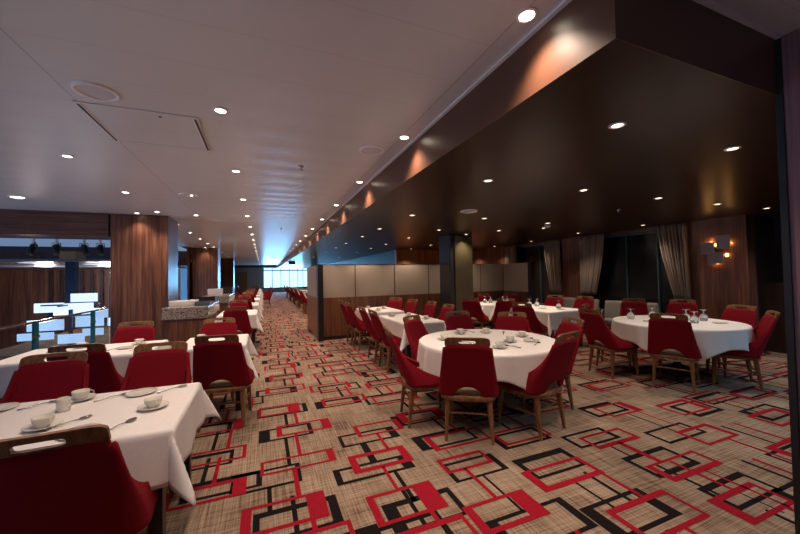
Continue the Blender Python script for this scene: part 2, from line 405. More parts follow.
# right-hand windows
def rwin(name, y0, y1, mull):
    b = B(); box(b, XW + .2, XW + .22, y0, y1, 0.5, 2.42); w = struct(name, b, M['night_glass'])
    f = B()
    for y in mull: box(f, XW + .16, XW + .2, y - .011, y + .011, 0.5, 2.42)
    box(f, XW + .16, XW + .2, y0, y1, 2.36, 2.42); box(f, XW + .12, XW + .2, y0, y1, .5, .55)
    obj('window_frame', f, M['teal_frame'], w)
rwin('window_3', 4.18, 6.62, (4.22, 4.85, 5.55, 6.55)); rwin('window_4', 7.3, 9.4, (7.35, 8.3, 9.35))
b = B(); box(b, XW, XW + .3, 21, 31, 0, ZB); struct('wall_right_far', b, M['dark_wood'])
b = B(); box(b, XW + .2, XW + .22, 31.4, 38, .9, 2.3); struct('window_5', b, M['glass'])
# atrium: opening edge, lower deck, far wall, stepped soffits
b = B(); box(b, -11, 9, -4.5, 38.5, -3.4, -3.2); struct('floor_lower_deck', b, M['deck'])
b = B(); box(b, XO - .04, XO, -4.5, 8.1, -.35, .02); struct('trim_5', b, M['steel'])
b = B(); box(b, -11, XO + .03, 8.12, 8.9, 2.36, ZC); struct('wall_header', b, M['header_wood'])
b = B(); box(b, -11, -2.75, 15.6, 15.9, -3.2, ZC); struct('wall_atrium', b, M['wall_wood'])
b = B()
for k in range(8): box(b, -6.9 + k * .28, -6.9 + k * .28 + .1, 15.5, 15.6, -3, 1.9)
struct('trim_6', b, M['dark_wood'])
b = B(); box(b, -11, -2.8, 13.9, 14.2, 2.13, 2.6); struct('trim_7', b, M['fascia'])
b = B(); box(b, -11, -2.8, 9.4, 15.6, 1.93, 1.98); struct('trim_8', b, M['silver'])
b = B(); box(b, -11, -4.3, 9.4, 9.46, 1.98, 2.13); struct('trim_9', b, M['dark_wood'])
for i, (x, y) in enumerate(((-4.75, 10.0), (-5.6, 12.4), (-4.3, 12.6), (-4.0, 10.9))):
    b = B(); lathe(b, [(0, 1.925), (.2, 1.925), (.2, 1.93)], 24, c=(x, y, 0)); al = bpy.data.lights.new('atrium_wall_fill', 'POINT'); al.energy = 70 if y > 12 else 4; al.color = (1.0, .82, .78); al.shadow_soft_size = .15; ao = bpy.data.objects.new('atrium_wall_fill', al); C.objects.link(ao); ao.location = (x, y, 1.65); tag(obj('light_disc', b, M['disc_glow']), ('pale blue glowing disc under the atrium ledge, leftmost front', 'pale blue glowing disc far back under the atrium ledge at left', 'pale blue glowing disc far back under the atrium ledge at right', 'pale blue glowing disc under the atrium ledge near the chandelier')[i], 'ceiling light', 'glowing discs under the atrium ledge')  # warm point lights added below the discs to brighten the atrium wall
b = B(); box(b, -11, -2.8, 8.9, 15.6, 2.62, 2.7); struct('ceiling_atrium', b, M['cove_glow'])
b = B(); box(b, -4.02, -3.76, 9.41, 9.9, 1.98, 2.15); tag(obj('ledge_panel', b, M['tan']), 'tan boxed panel on the blue-grey ledge above the glass slab chandelier', 'panel')
# wood clad pillars along the aisle
def pillar(name, x0, x1, y0, y1, m=M['wall_wood']):
    b = B(); box(b, x0, x1, y0, y1, 0, ZC)
    b2 = struct(name, b, m, bevel=0.012); return b2
pillar('wall_pillar', -2.72, -1.78, 8.12, 9.0)
pillar('wall_pillar', -2.70, -1.76, 16.1, 17.0)
pillar('wall_pillar', -2.70, -1.76, 24.2, 25.1)
b = B(); box(b, -2.9, -2.7, 17.0, 24.2, 0, 2.4); box(b, -5.4, -2.9, 20, 20.2, 0, ZC); box(b, -2.9, -2.7, 25.1, 38, 0, ZC); box(b, -4.9, -2.7, 15.9, 16.1, 2.2, ZC); struct('wall_left_inner', b, M['wall_wood'])
b = B(); box(b, -3.0, -2.78, 15.56, 15.6, 0.7, 2.05); struct('window_6', b, emit('blue lit glass', (0.05, 0.22, 0.5), 0.5))
# dark column in the right-hand room
cb = B(); box(cb, 4.22, 4.86, 7.2, 7.75, 0, ZB); c_ = struct('wall_column', cb, M['lounge_dark'], bevel=.01)
cb = B(); box(cb, 4.34, 4.84, 7.17, 7.2, 0, ZB - .03); obj('column_face', cb, M['column_face'], c_)

# ------------------------------------------------------------------ partition
pt = thing('room_divider', 'long low divider of cream panels over walnut base beside the aisle', 'room divider', (1.25, 8.2, 0))
def pbox(n, x0, x1, y0, y1, z0, z1, m): 
    q = B(); box(q, x0, x1, y0, y1, z0, z1); return obj(n, q, m, pt)
pbox('end_post', -.06, .06, -.1, .14, 0, 1.8, M['black'])
pbox('wood_base', .06, 5.35, 0, .1, .08, 1.0, M['panel_wood'])
pbox('plinth', .06, 5.35, -.0, .1, 0, .08, M['black'])
xs = [.06, .86, 1.9, 2.88, 3.72, 4.55, 5.35]
for a, c in zip(xs, xs[1:]): pbox('cream_panel', a + .012, c - .012, .005, .095, 1.0, 1.79, M['partition'])
for a in xs[1:]: pbox('panel_joint', a - .011, a + .011, .012, .09, 1.0, 1.79, M['dark_wood'])
pbox('top_cap', .06, 5.35, .0, .1, 1.79, 1.8, M['dark_wood'])
pbox('wood_base', 5.36, 5.46, -1.0, .1, .08, 1.0, M['panel_wood']); pbox('cream_panel', 5.365, 5.455, -.99, .09, 1.0, 1.79, M['partition'])
pbox('end_post', 5.33, 5.49, -1.14, -1.02, 0, 1.8, M['black'])
pbox('return_panel', -.04, .05, .15, 2.2, 1.0, 1.79, M['partition']); pbox('return_base', -.04, .05, .15, 2.2, 0, 1.0, M['panel_wood'])

# ------------------------------------------------------------------ curtains
def curtain(label, y0, y1, b0, b1, zb=0.92):
    b = B(); n = 64; rows = 16; g = []
    for j in range(rows + 1):
        t = j / rows; z = ZB - .01 - t * (ZB - .01 - zb); s = t ** 1.5
        a, c = y0 + (b0 - y0) * s, y1 + (b1 - y1) * s; row = []
        for i in range(n + 1):
            u = i / n; row.append(b.verts.new((XW - .09 + .035 * math.sin(u * 2 * PI * 8 + .6 * math.sin(3 * t)) + .012 * math.sin(u * 31), a + (c - a) * u, z)))
        g.append(row)
    for j in range(rows):
        for i in range(n): b.faces.new((g[j][i], g[j][i + 1], g[j + 1][i + 1], g[j + 1][i]))
    return tag(obj('curtain', b, M['curtain'], smooth=True, solid=.004), label, 'curtain', 'taupe window curtains')
curtain('taupe curtain swept aside next to the wall with the tile sconce', 4.15, 4.68, 4.13, 4.38)
curtain('taupe curtain hanging on the right of the amber wood pilaster', 5.93, 6.62, 6.2, 6.62)
curtain('taupe curtain hanging on the left of the amber wood pilaster', 7.3, 7.85, 7.3, 7.62)
curtain('narrow taupe curtain farthest away beside the end of the divider', 9.1, 9.6, 9.2, 9.6)

# ------------------------------------------------------------------ sconce
sc_ = thing('wall_sconce', 'glowing wall sconce of three overlapping grey square tiles on walnut wall', 'wall lamp', (XW, 3.70, 1.89))
def tile(y0, y1, z0, z1, dx):
    q = B(); box(q, -dx - .012, -dx, y0, y1, z0, z1); obj('tile', q, M['sconce_plate'], sc_, bevel=.003)
tile(0.02, .22, -.09, .13, .06); tile(-.22, -.02, 0.0, .25, .075); tile(-.12, .12, -.27, -.06, .068)
for y, z in ((0.0, .08), (-.15, -.12)):
    q = B(); lathe(q, [(0, -.035), (.022, -.02), (.022, .02), (0, .035)], 10, c=(-.035, y, z)); obj('bulb', q, M['sconce_glow'], sc_)
q = B(); box(q, -.06, -.0, -.03, .03, -.03, .03); obj('bracket', q, M['black'], sc_)
for y, z in ((.1, .15), (-.2, .1), (0, -.26), (-.14, -.1)):
    pl = bpy.data.lights.new('sconce_light', 'POINT'); pl.energy = .6; pl.color = (1, .5, .15); pl.shadow_soft_size = .01
    po = bpy.data.objects.new('sconce_light', pl); C.objects.link(po); po.parent = sc_; po.location = (-.03, y, z)

# ------------------------------------------------------------------ downlights
def spot(parent, power, col=WARM, size=1.95, blend=1.0, z=-.03):
    l = bpy.data.lights.get('downlight_%d_%d' % (power * 10, size * 100))
    if not l:
        l = bpy.data.lights.new('downlight_%d_%d' % (power * 10, size * 100), 'SPOT'); l.energy = power; l.color = col
        l.spot_size = size; l.spot_blend = blend; l.shadow_soft_size = .05
    o = bpy.data.objects.new('downlight_beam', l); C.objects.link(o); o.parent = parent; o.location = (0, 0, z)
ring_me = disc_me = None
def ring(r):
    q = B(); lathe(q, [(r, 0), (r * 1.02, -.006), (r * .74, -.008), (r * .7, 0)], 20); return obj('ring', q, M['white_trim'])
def disc(r, m):
    q = B(); lathe(q, [(r * .7, -.004), (r * .4, -.007), (0, -.008)], 16); return obj('lens', q, m)
protoR, protoD, protoD2 = ring(.052), disc(.052, M['lamp_disc']), disc(.046, M['lamp_dim'])
used_p = {}
def downlight(x, y, zc, label, power, brown=False, size=1.95):
    t = thing('downlight', label, 'ceiling light', (x, y, zc), 0, 'recessed downlights in the brown ceiling' if brown else 'recessed downlights in the white ceiling')
    for nm, p in (('ring', protoR), ('lens', protoD2 if brown else protoD)):
        if used_p.get(p.name): p = p.copy(); C.objects.link(p)
        else: used_p[p.name] = 1
        p.parent = t
    if power: spot(t, power, size=size)
    return t
for x, nm, n in ((1.24, 'row beside the brown bulkhead', 22), (-.295, 'row over the left side of the aisle', 22), (-1.87, 'row over the left-hand tables', 14)):
    for k in range(n):
        y = 1.31 + 1.6 * k if x > 1 else (1.31 + 1.6 * k)
        if x < -1 and k < 2: continue
        if x > -1 and x < 0 and k == 0: 
            pass
        pw = L_WHITE * (1 if k < 8 else 2 if k % 2 == 0 else 0)
        kk = k if x > -1 else k - 2
        downlight(x, y, ZC, 'small lit downlight, %s in the %s' % (ORD[kk], nm), pw)
dd = downlight(-3.46, 6.94, ZC, 'wide oval-looking lit downlight over the stair opening, larger than the rest', L_WHITE)
dd.scale = (2, 2, 1)
downlight(-1.02, 6.03, ZC, 'lone round lit downlight between two left-hand rows near the small speaker', L_WHITE * .5)
downlight(-1.25, 7.89, ZC, 'lone lit downlight in front of the nearest walnut pillar', L_WHITE * .5)
for x, y in ((-2.25, 7.95), (-2.2, 15.9)):
    downlight(x, y, ZC, 'round lit downlight washing the front of the %s walnut pillar' % ('nearest' if y < 9 else 'second'), L_WHITE * .4)
brown = [(2.18, 1.52), (3.49, 1.50), (2.17, 2.9), (3.51, 2.88), (4.88, 2.88), (6.21, 2.87), (7.44, 2.81), (2.23, 4.97), (3.57, 4.9), (5.14, 5.03), (7.41, 4.69), (5.6, 5.6), (7.2, 6.1), (2.22, 6.6), (3.52, 6.45), (4.9, 6.2), (4.55, 6.98)]
bl = ['nearest the camera', 'nearest the plum fin wall', 'second along the bulkhead', 'left of centre in the second row', 'mid second row', 'right of centre in the second row', 'in front of the tile sconce', 'third along the bulkhead', 'above the first round table chairs',
      'above the long right table', 'beside the tall window curtain', 'left of the smoke detector', 'in front of the amber pilaster', 'fourth along the bulkhead', 'left of the dark column before the divider', 'right of the dark column', 'washing the olive column face']
for i, ((x, y), l) in enumerate(zip(brown, bl)):
    downlight(x, y, ZB, 'small lit downlight in the brown ceiling ' + l, L_BROWN * (1.2 if i == 16 else 1), True)
for j, y in enumerate((8.0, 9.75, 11.3, 13.2, 16.6, 20)):
    for i, x in enumerate((2.25, 3.48, 5.0, 7.5)):
        if x > 4.6 and y > 11.6: continue
        downlight(x, y, ZB, 'distant brown-ceiling downlight beyond the divider, %s row back, %s from aisle' % (ORD[j], ORD[i]), L_BROWN * (2.6 if y == 11.3 else 1.3), True)

# ceiling fittings
def round_plate(x, y, z, r, label, cat='speaker', name='ceiling_speaker', grp=None):
    t = thing(name, label, cat, (x, y, z), 0, grp)
    q = B(); lathe(q, [(r, 0), (r * .98, -.012), (r * .84, -.014), (r * .8, -.004)], 32); obj('rim', q, M['white_trim'], t, smooth=True)
    q = B(); lathe(q, [(r * .82, -.004), (r * .4, -.007), (0, -.008)], 32); obj('grille', q, M['speaker'], t)
round_plate(-1.05, 2.9, ZC, .13, 'large round white ceiling speaker beside the access panel', grp='round ceiling speakers')
round_plate(1.05, 3.32, ZC, .13, 'round white ceiling speaker close to the brown bulkhead', grp='round ceiling speakers')
round_plate(-1.06, 6.04, ZC, .13, 'round white ceiling speaker farther back above the left tables', grp='round ceiling speakers')
round_plate(2.93, 4.41, ZB, .13, 'round pale ceiling speaker in the brown ceiling', grp='round ceiling speakers')
def sprinkler(x, y, z, label):
    t = thing('sprinkler', label, 'sprinkler', (x, y, z), 0, 'ceiling sprinklers')
    q = B(); lathe(q, [(0, 0), (.032, 0), (.03, -.008), (.012, -.01), (.01, -.035), (0, -.036)], 14); obj('body', q, M['steel'], t)
    q = B(); lathe(q, [(0, -.052), (.022, -.05), (.022, -.054), (0, -.056)], 12); tube(q, [(0, 0, -.035), (0, 0, -.052)], .003, 6); obj('deflector', q, M['steel'], t)
sprinkler(.42, 4.08, ZC, 'small ceiling sprinkler in the white ceiling nearest the camera')
sprinkler(.44, 9.37, ZC, 'small ceiling sprinkler farther along the white ceiling')
sprinkler(5.2, 3.65, ZB, 'small sprinkler in the brown ceiling over the right-hand tables')
t = thing('smoke_detector', 'white domed smoke detector in brown ceiling before the curtains', 'smoke detector', (5.35, 5.25, ZB))
q = B(); lathe(q, [(0, 0), (.06, 0), (.058, -.02), (.04, -.032), (.036, -.05), (0, -.055)], 18); obj('dome', q, M['speaker'], t, smooth=True)
# access panel
t = thing('access_panel', 'rectangular access hatch in the white ceiling with slotted ends', 'ceiling hatch', (-.87, 3.48, ZC))
q = B(); box(q, -.36, .36, -.37, .37, -.005, 0); obj('hatch_plate', q, M['white_ceiling'], t)
for s in (-1, 1):
    q = B(); box(q, s * .37 - .018, s * .37 + .018, -.38, .38, -.012, 0); e = obj('slot_frame', q, M['white_trim'], t)
    q = B(); box(q, s * .37 - .008, s * .37 + .008, -.36, .36, -.014, -.011); obj('slot', q, M['black'], e)
for s in (-1, 1):
    q = B(); box(q, -.352, .352, s * .375 - .004, s * .375 + .004, -.009, 0); obj('edge_strip', q, M['white_trim'], t)
q = B(); lathe(q, [(0, -.008), (.012, -.007), (.012, -.005)], 10, c=(.12, -.3, 0)); obj('latch', q, M['black'], t)
# exit sign
t = thing('exit_sign', 'small green exit sign hanging over the far aisle', 'sign', (1.66, 22.0, 2.46))
q = B(); box(q, -.2, .2, -.02, .02, -.14, .06); obj('sign_box', q, M['green_sign'], t)
q = B(); box(q, -.01, .01, -.01, .01, .06, 0.338); obj('hanger', q, M['black'], t)

# ------------------------------------------------------------------ chair
def chair_shell(top=.905, nrow=14):
    b = B(); S = []
    for i in range(9): S.append(('wl', i / 8))
    for i in range(1, 6): S.append(('cl', i / 6))
    for i in range(23): S.append(('bk', i / 22))
    for i in range(1, 6): S.append(('cr', i / 6))
    for i in range(9): S.append(('wr', i / 8))
    g = []
    def pt(seg, u, z):
        w = .262 - .066 * min(1, max(0, (z - .42) / .44)) ** .9
        yb = -.235 - .165 * ((z - .42) / .46)
        gz = 1 - .75 * min(1, max(0, (z - .5) / .3))
        Lw = .38 * math.exp(-max(0, z - .425) / .135)
        bow = lambda x: .45 * x * x
        rc = .075 - .05 * min(1, max(0, (z - .45) / .3))
        if seg == 'bk':
            x = -(w - rc) + 2 * (w - rc) * u; return x, yb + bow(x)
        sg = -1 if seg[1] == 'l' else 1
        y0 = yb + bow(w - rc)
        if seg[0] == 'c':
            a = u * PI / 2 if sg > 0 else (1 - u) * PI / 2
            return sg * (w - rc + rc * math.sin(a)), y0 + gz * (rc - rc * math.cos(a))
        v = u if sg > 0 else 1 - u
        return sg * (w - .015 * v), y0 + gz * (rc + Lw * v)
    for seg, u in S:
        colv = []
        for j in range(nrow + 1):
            t = j / nrow
            x0, _ = pt(seg, u, .42)
            zb = .41 + (.1 * math.sqrt(1 - (x0 / .125) ** 2) if seg == 'bk' and abs(x0) < .125 else 0)
            zt = top - .012 * (x0 / .2) ** 4 * (1 if seg == 'bk' else 1) 
            if seg[0] == 'w':
                zt -= .02 * (u if seg[1] == 'r' else 1 - u)
            z = zb + (zt - zb) * t ** 1.25
            x, y = pt(seg, u, z); colv.append(b.verts.new((x, y, z)))
        g.append(colv)
    for i in range(len(g) - 1):
        for j in range(nrow): b.faces.new((g[i][j], g[i + 1][j], g[i + 1][j + 1], g[i][j + 1]))
    return b
def make_chair():
    t = thing('dining_chair', 'x', 'chair')
    obj('backrest', chair_shell(), M['red'], t, smooth=True, solid=.03, offset=0)
    # seat cushion
    b = B(); n = 28
    def out(s, z, k=1):
        return [b.verts.new((math.copysign(abs(math.cos(a)) ** .45, math.cos(a)) * .225 * s, .02 + math.copysign(abs(math.sin(a)) ** .45, math.sin(a)) * .235 * s, z)) for a in [2 * PI * i / n for i in range(n)]]
    rs = [out(.97, .405), out(1, .43), out(1, .455), out(.96, .472), out(.8, .484), out(.4, .49)]
    for a, c in zip(rs, rs[1:]):
        for i in range(n): b.faces.new((a[i], a[(i + 1) % n], c[(i + 1) % n], c[i]))
    b.faces.new(rs[0][::-1]); b.faces.new(rs[-1])
    obj('seat', b, M['seat'], t, smooth=True)
    # curved wood seat frame
    b = B(); rs = []
    for s, z in ((.93, .365), (1.03, .37), (1.05, .395), (1.03, .408), (.93, .408)):
        rs.append([b.verts.new((math.copysign(abs(math.cos(a)) ** .5, math.cos(a)) * .245 * s, .0 + math.copysign(abs(math.sin(a)) ** .5, math.sin(a)) * .25 * s, z)) for a in [2 * PI * i / n for i in range(n)]])
    for a, c in zip(rs, rs[1:]):
        for i in range(n): b.faces.new((a[i], a[(i + 1) % n], c[(i + 1) % n], c[i]))
    b.faces.new(rs[0][::-1]); b.faces.new(rs[-1])
    obj('seat_frame', b, M['chair_wood'], t)
    # top rail with hand slot
    b = B(); N = 40; front = []; 
    def outer(a):
        x, h = math.cos(a), math.sin(a)
        X = math.copysign(abs(x) ** .35, x) * (.190 - .008 * h); H = math.copysign(abs(h) ** .4, h) * .047
        return X, .920 + H
    def inner(a):
        x, h = math.cos(a), math.sin(a)
        return math.copysign(abs(x) ** .4, x) * .072, .926 + math.copysign(abs(h) ** .5, h) * .015
    def lean(X, z, dy): return (X, -.235 - .165 * ((z - .42) / .46) + .45 * X * X + dy, z)
    R_ = []
    for fn, dy in ((outer, -.013), (outer, .013), (inner, .013), (inner, -.013)):
        R_.append([b.verts.new(lean(*fn(2 * PI * i / N), dy)) for i in range(N)])
    for a, c in ((0, 1), (1, 2), (2, 3), (3, 0)):
        for i in range(N): b.faces.new((R_[a][i], R_[a][(i + 1) % N], R_[c][(i + 1) % N], R_[c][i]))
    obj('top_rail', b, M['chair_wood'], t, bevel=.003)
    for sx, sy in ((-1, -1), (1, -1), (-1, 1), (1, 1)):
        b = B(); x, y = sx * .185, sy * .19
        fx, fy = sx * .205, sy * (.235 if sy < 0 else .215)
        rings = []
        for f, r in ((0, .024), (.35, .021), (.8, .015), (1, .0125)):
            cx, cy, z = x + (fx - x) * f, y + (fy - y) * f, .372 * (1 - f)
            rings.append([b.verts.new((cx + r * a, cy + r * c, z)) for a, c in ((-1, -.6), (-.6, -1), (.6, -1), (1, -.6), (1, .6), (.6, 1), (-.6, 1), (-1, .6))])
        for a, c in zip(rings, rings[1:]):
            for i in range(8): b.faces.new((a[i], a[(i + 1) % 8], c[(i + 1) % 8], c[i]))
        b.faces.new(rings[0][::-1]); b.faces.new(rings[-1])
        obj('leg', b, M['chair_wood'], t)
    b = B(); tube(b, [(-.192, -.205, .24), (-.1, -.185, .24), (.1, -.185, .24), (.192, -.205, .24)], .010, 8); obj('stretcher', b, M['chair_wood'], t)
    for s in (-1, 1):
        b = B(); tube(b, [(s * .194, -.2, .21), (s * .194, .195, .21)], .010, 8); obj('stretcher', b, M['chair_wood'], t)
    return t
chair0 = make_chair(); cu = [False]; register(chair0)
def chair(x, y, ang, label, group):
    """ang: facing direction in degrees, measured from +X"""
    return place(chair0, cu, (x, y, 0), math.radians(ang - 90), label, group)

# ------------------------------------------------------------------ tables and cloths
def rect_cloth(x0, x1, y0, y1, z, d, seed, label, group='white tablecloths', n=10):
    r = random.Random(seed); b = B()
    def axis(a, c):
        m = max(6, int((c - a) / .1)); s = [a - d + d * i / n for i in range(n)] + [a - .006, a, a + .006] + [a + (c - a) * i / m for i in range(1, m)] + [c - .006, c, c + .006] + [c + d * (i + 1) / n for i in range(n)]
        return s
    X, Y = axis(x0, x1), axis(y0, y1)
    ph = [r.uniform(0, 6) for _ in range(4)]
    def P(u, v):
        ex = x0 - u if u < x0 else (u - x1 if u > x1 else 0); sx = -1 if u < x0 else 1
        ey = y0 - v if v < y0 else (v - y1 if v > y1 else 0); sy = -1 if v < y0 else 1
        bx, by = min(max(u, x0), x1), min(max(v, y0), y1)
        e = math.hypot(ex, ey)
        if e == 0: return (u, v, z + .0008 * math.sin(u * 9 + ph[0]) * math.sin(v * 8))
        if ex and ey:
            a = math.atan2(ey, ex); k = math.sin(2 * a); fl = .008 + .05 * e + .42 * e * k ** 2 
            return (bx + sx * math.cos(a) * fl, by + sy * math.sin(a) * fl, z - .004 - e * (1 - .10 * k))
        w = .014 + .05 * e + .05 * e * math.sin((v if ex else u) * 15 + ph[1] + ph[2] * sx) + .03 * e * math.sin((v if ex else u) * 37 + ph[3])
        return (bx + (sx * w if ex else 0), by + (sy * w if ey else 0), z - .004 - e * .99)
    g = [[b.verts.new(P(u, v)) for v in Y] for u in X]
    for i in range(len(X) - 1):
        for j in range(len(Y) - 1): b.faces.new((g[i][j], g[i + 1][j], g[i + 1][j + 1], g[i][j + 1]))
    o = tag(obj('tablecloth', b, M['cloth'], smooth=True, solid=.003, offset=1), label, 'tablecloth', group)
    return o
def rect_table(x0, x1, y0, y1, tdesc, seed, d=.3, z=.75):
    t = thing('dining_table', 'table under white cloth, ' + tdesc, 'table', ((x0 + x1) / 2, (y0 + y1) / 2, 0), 0, 'rectangular dining tables')
    hx, hy = (x1 - x0) / 2, (y1 - y0) / 2
    q = B(); box(q, -hx + .006, hx - .006, -hy + .006, hy - .006, z - .036, z - .006); obj('tabletop', q, M['table_wood'], t)
    for sx in (-1, 1):
        for sy in (-1, 1):
            q = B(); a, c = sx * (hx - .07), sy * (hy - .07); box(q, a - .03, a + .03, c - .03, c + .03, 0, z - .036); obj('leg', q, M['table_wood'], t)
    rect_cloth(x0, x1, y0, y1, z, d, seed, 'white cloth on ' + tdesc)
def round_table(cx, cy, r, tdesc, seed, rot=0, half=1.03, z=.75):
    t = thing('round_table', 'round dining table under a white cloth, ' + tdesc, 'table', (cx, cy, 0), 0, 'round dining tables')
    q = B(); lathe(q, [(0, z - .036), (r - .01, z - .036), (r - .006, z - .006), (0, z - .006)], 48); obj('tabletop', q, M['table_wood'], t)
    q = B(); lathe(q, [(0, .06), (.05, .06), (.045, z - .04), (0, z - .04)], 16); obj('pedestal', q, M['table_wood'], t)
    for k in range(4):
        a = k * PI / 2 + .5; q = B(); tube(q, [(0, 0, .12), (.2 * math.cos(a), .2 * math.sin(a), .06), (.4 * math.cos(a), .4 * math.sin(a), .02)], [.03, .025, .02], 8); obj('foot', q, M['table_wood'], t)
    rr = random.Random(seed); ph = [rr.uniform(0, 6) for _ in range(5)]
    b = B(); n = 144; rings = []
    for rad in (.2, .45, .65, r - .012, r - .002): rings.append([b.verts.new((cx + rad * math.cos(2 * PI * i / n), cy + rad * math.sin(2 * PI * i / n), z)) for i in range(n)])
    cen = b.verts.new((cx, cy, z))
    for j in range(13):
        e0 = (.02, *[(q_ + 1) / 12 for q_ in range(12)])[j]; row = []
        for i in range(n):
            a = 2 * PI * i / n; aa = a - rot
            m = max(abs(math.cos(aa)), abs(math.sin(aa))); full = min(half / m - r, .40) + .012 * math.sin(3 * a + ph[0])
            e = full * e0
            fold = (math.sin(13 * a + ph[1] + .7 * math.sin(2 * a)) * .5 + .5) ** 1.5 * .9 + .25 * math.sin(29 * a + ph[2])
            corner = (1 - abs(math.cos(2 * aa))) ** 2
            off = .008 + min(e, .1) * .05 + fold * .05 * (e / .3) ** 1.2 * .62
            row.append(b.verts.new((cx + (r + off) * math.cos(a), cy + (r + off) * math.sin(a), z - .003 - e * .99)))
        rings.append(row)
    for a, c in zip(rings, rings[1:]):
        for i in range(n): b.faces.new((a[i], a[(i + 1) % n], c[(i + 1) % n], c[i]))
    for i in range(n): b.faces.new((cen, rings[0][i], rings[0][(i + 1) % n]))
    tag(obj('tablecloth', b, M['cloth'], smooth=True, solid=.003, offset=1), 'white round-table cloth falling in soft folds, ' + tdesc, 'tablecloth', 'white tablecloths')

# --- left side
CL = 'red chairs at the left-hand tables'; CR1 = 'red chairs round the near round table'; CR2 = 'red chairs round the far right round table'
rect_table(-1.78, -.44, 2.04, 2.86, 'the nearest table at the lower left', 1, d=.265)
chair(-.765, 2.02, 94, 'dark-backed red chair cut off at the lower left corner, nearest the camera', CL)
chair(-1.44, 2.92, -90, 'bright red chair at left edge facing us across the nearest left table', CL)
chair(-.80, 3.03, -90, 'bright red chair facing us across the nearest left table, on its aisle side', CL)
rect_table(-2.35, -1.12, 4.28, 5.05, 'the left-hand table next to the glass balustrade', 2)
chair(-1.47, 4.13, 90, 'dark maroon-backed chair turned away at the table by the balustrade', CL)
chair(-1.52, 4.95, -90, 'red chair on the far side of the table by the balustrade, before the walnut pillar', CL)
rect_table(-.86, -.2, 4.27, 5.05, 'the small aisle table in front of the granite counter', 3)
chair(-.37, 4.08, 84, 'dark red chair with arched back gap beside the aisle, before the small table', CL)
chair(-.55, 4.8, -90, 'red chair facing us behind the small aisle table', CL)
ys = [7.75, 10.3, 12.9, 15.6, 18.4, 21.4, 24.6]
for k, y in enumerate(ys):
    o_ = ORD[k]
    rect_table(-.86, -.14, y, y + 1.1, 'the %s table left of the aisle beyond the counter' % o_, 10 + k)
    chair(-.48, y - .15, 88, 'red chair with its back to us at the %s aisle table beyond the counter' % o_, CL)
    chair(-.55, y + 1.2, -90, 'red chair facing us at the far end of the %s aisle table beyond the counter' % o_, CL)
    if k > 2: chair(-1.15, y + .5, 0, 'red chair on the left flank of the %s aisle table beyond the counter' % o_, CL)
    if k > 3: chair(.1, y + .6, 180, 'red chair on the aisle flank of the %s table beyond the counter' % o_, CL)
for k, y in enumerate((11.6, 14.2, 16.9, 19.6, 22.6, 26)):
    o_ = ORD[k]
    rect_table(1.95, 2.75, y, y + 1.5, 'the %s table right of the aisle beyond the divider' % o_, 30 + k)
    for j, dy in enumerate((.3, 1.1)):
        chair(1.85, y + dy, 0, 'red chair on the aisle side of the %s right table beyond the divider, %s one' % (o_, 'nearer' if j == 0 else 'farther'), 'red chairs beyond the divider')

# --- near round table
round_table(2.36, 3.25, .76, 'the nearest round table', 5, rot=math.radians(-35), half=.99)
CX1, CY1 = 2.36, 3.25
def around(hx, hy, ang, label, grp):
    a = math.radians(ang); chair(hx + .41 * math.cos(a), hy + .41 * math.sin(a), ang, label, grp)
around(1.60, 2.48, 57, 'dark red chair with its back to us in front of the nearest round table', CR1)
around(1.19, 3.35, -11, 'red chair seen side-on at the left of the nearest round table', CR1)
around(2.54, 2.28, 105, 'dark red chair tilted left at the right front of the nearest round table', CR1)
around(3.36, 2.95, 165, 'bright red chair on the right of the nearest round table, arch showing', CR1)
around(3.2, 3.82, 232, 'red chair behind the nearest round table, right one of the two facing us', CR1)
around(2.62, 4.3, 268, 'red chair behind the nearest round table, left one of the two facing us', CR1)
around(1.82, 4.15, 303, 'bright red chair between the nearest round table and the long table end', CR1)
# --- long table row in front of the divider
rect_table(2.05, 2.72, 4.9, 6.15, 'the long table in front of the divider, nearer part', 6, d=.32)
rect_table(2.05, 2.76, 6.7, 7.85, 'the long table in front of the divider, farther part', 7, d=.3)
CT = 'red chairs at the long table before the divider'
for hy, l in ((5.2, 'nearest the camera'), (5.83, 'second from the camera'), (6.9, 'third from the camera'), (7.52, 'last, closest to the divider')):
    around(1.60, hy, 0, 'side-on dark red chair left of the long table, ' + l, CT)
around(3.12, 5.4, 180, 'orange-red lit chair on the right of the long table, nearest to the dark column', CT)
around(3.16, 6.15, 180, 'red chair on the right of the long table, second nearest', CT)
around(3.12, 7.0, 190, 'red chair on the right of the long table close to the divider, right one', CT)
around(3.0, 7.75, 215, 'red chair against the divider at the far end of the long table', CT)
# --- long right table and the one behind it
rect_table(5.05, 6.0, 4.98, 6.6, 'the table before the curtained windows in the middle right', 8, d=.34)
CW = 'red chairs at the tables before the windows'
around(4.40, 4.98, 20, 'dark red chair seen side-on at the left of the middle right table', CW)
around(6.5, 6.2, 200, 'red chair facing us across the middle right table, before the left curtain', CW)
around(6.65, 5.5, 190, 'red chair facing us across the middle right table, before the pilaster', CW)
rect_table(4.95, 6.1, 6.95, 7.75, 'the table just right of the dark column by the divider', 9, d=.3)
around(4.38, 6.62, 35, 'dark maroon chair just right of the dark column, seen from its side', CW)
around(4.92, 6.05, 60, 'dark maroon chair in front of the table by the divider end', CW)
around(5.75, 8.02, 270, 'red chair behind the table by the divider end, left one', CW)
around(6.35, 7.6, 240, 'red chair behind the table by the divider end, right one', CW)
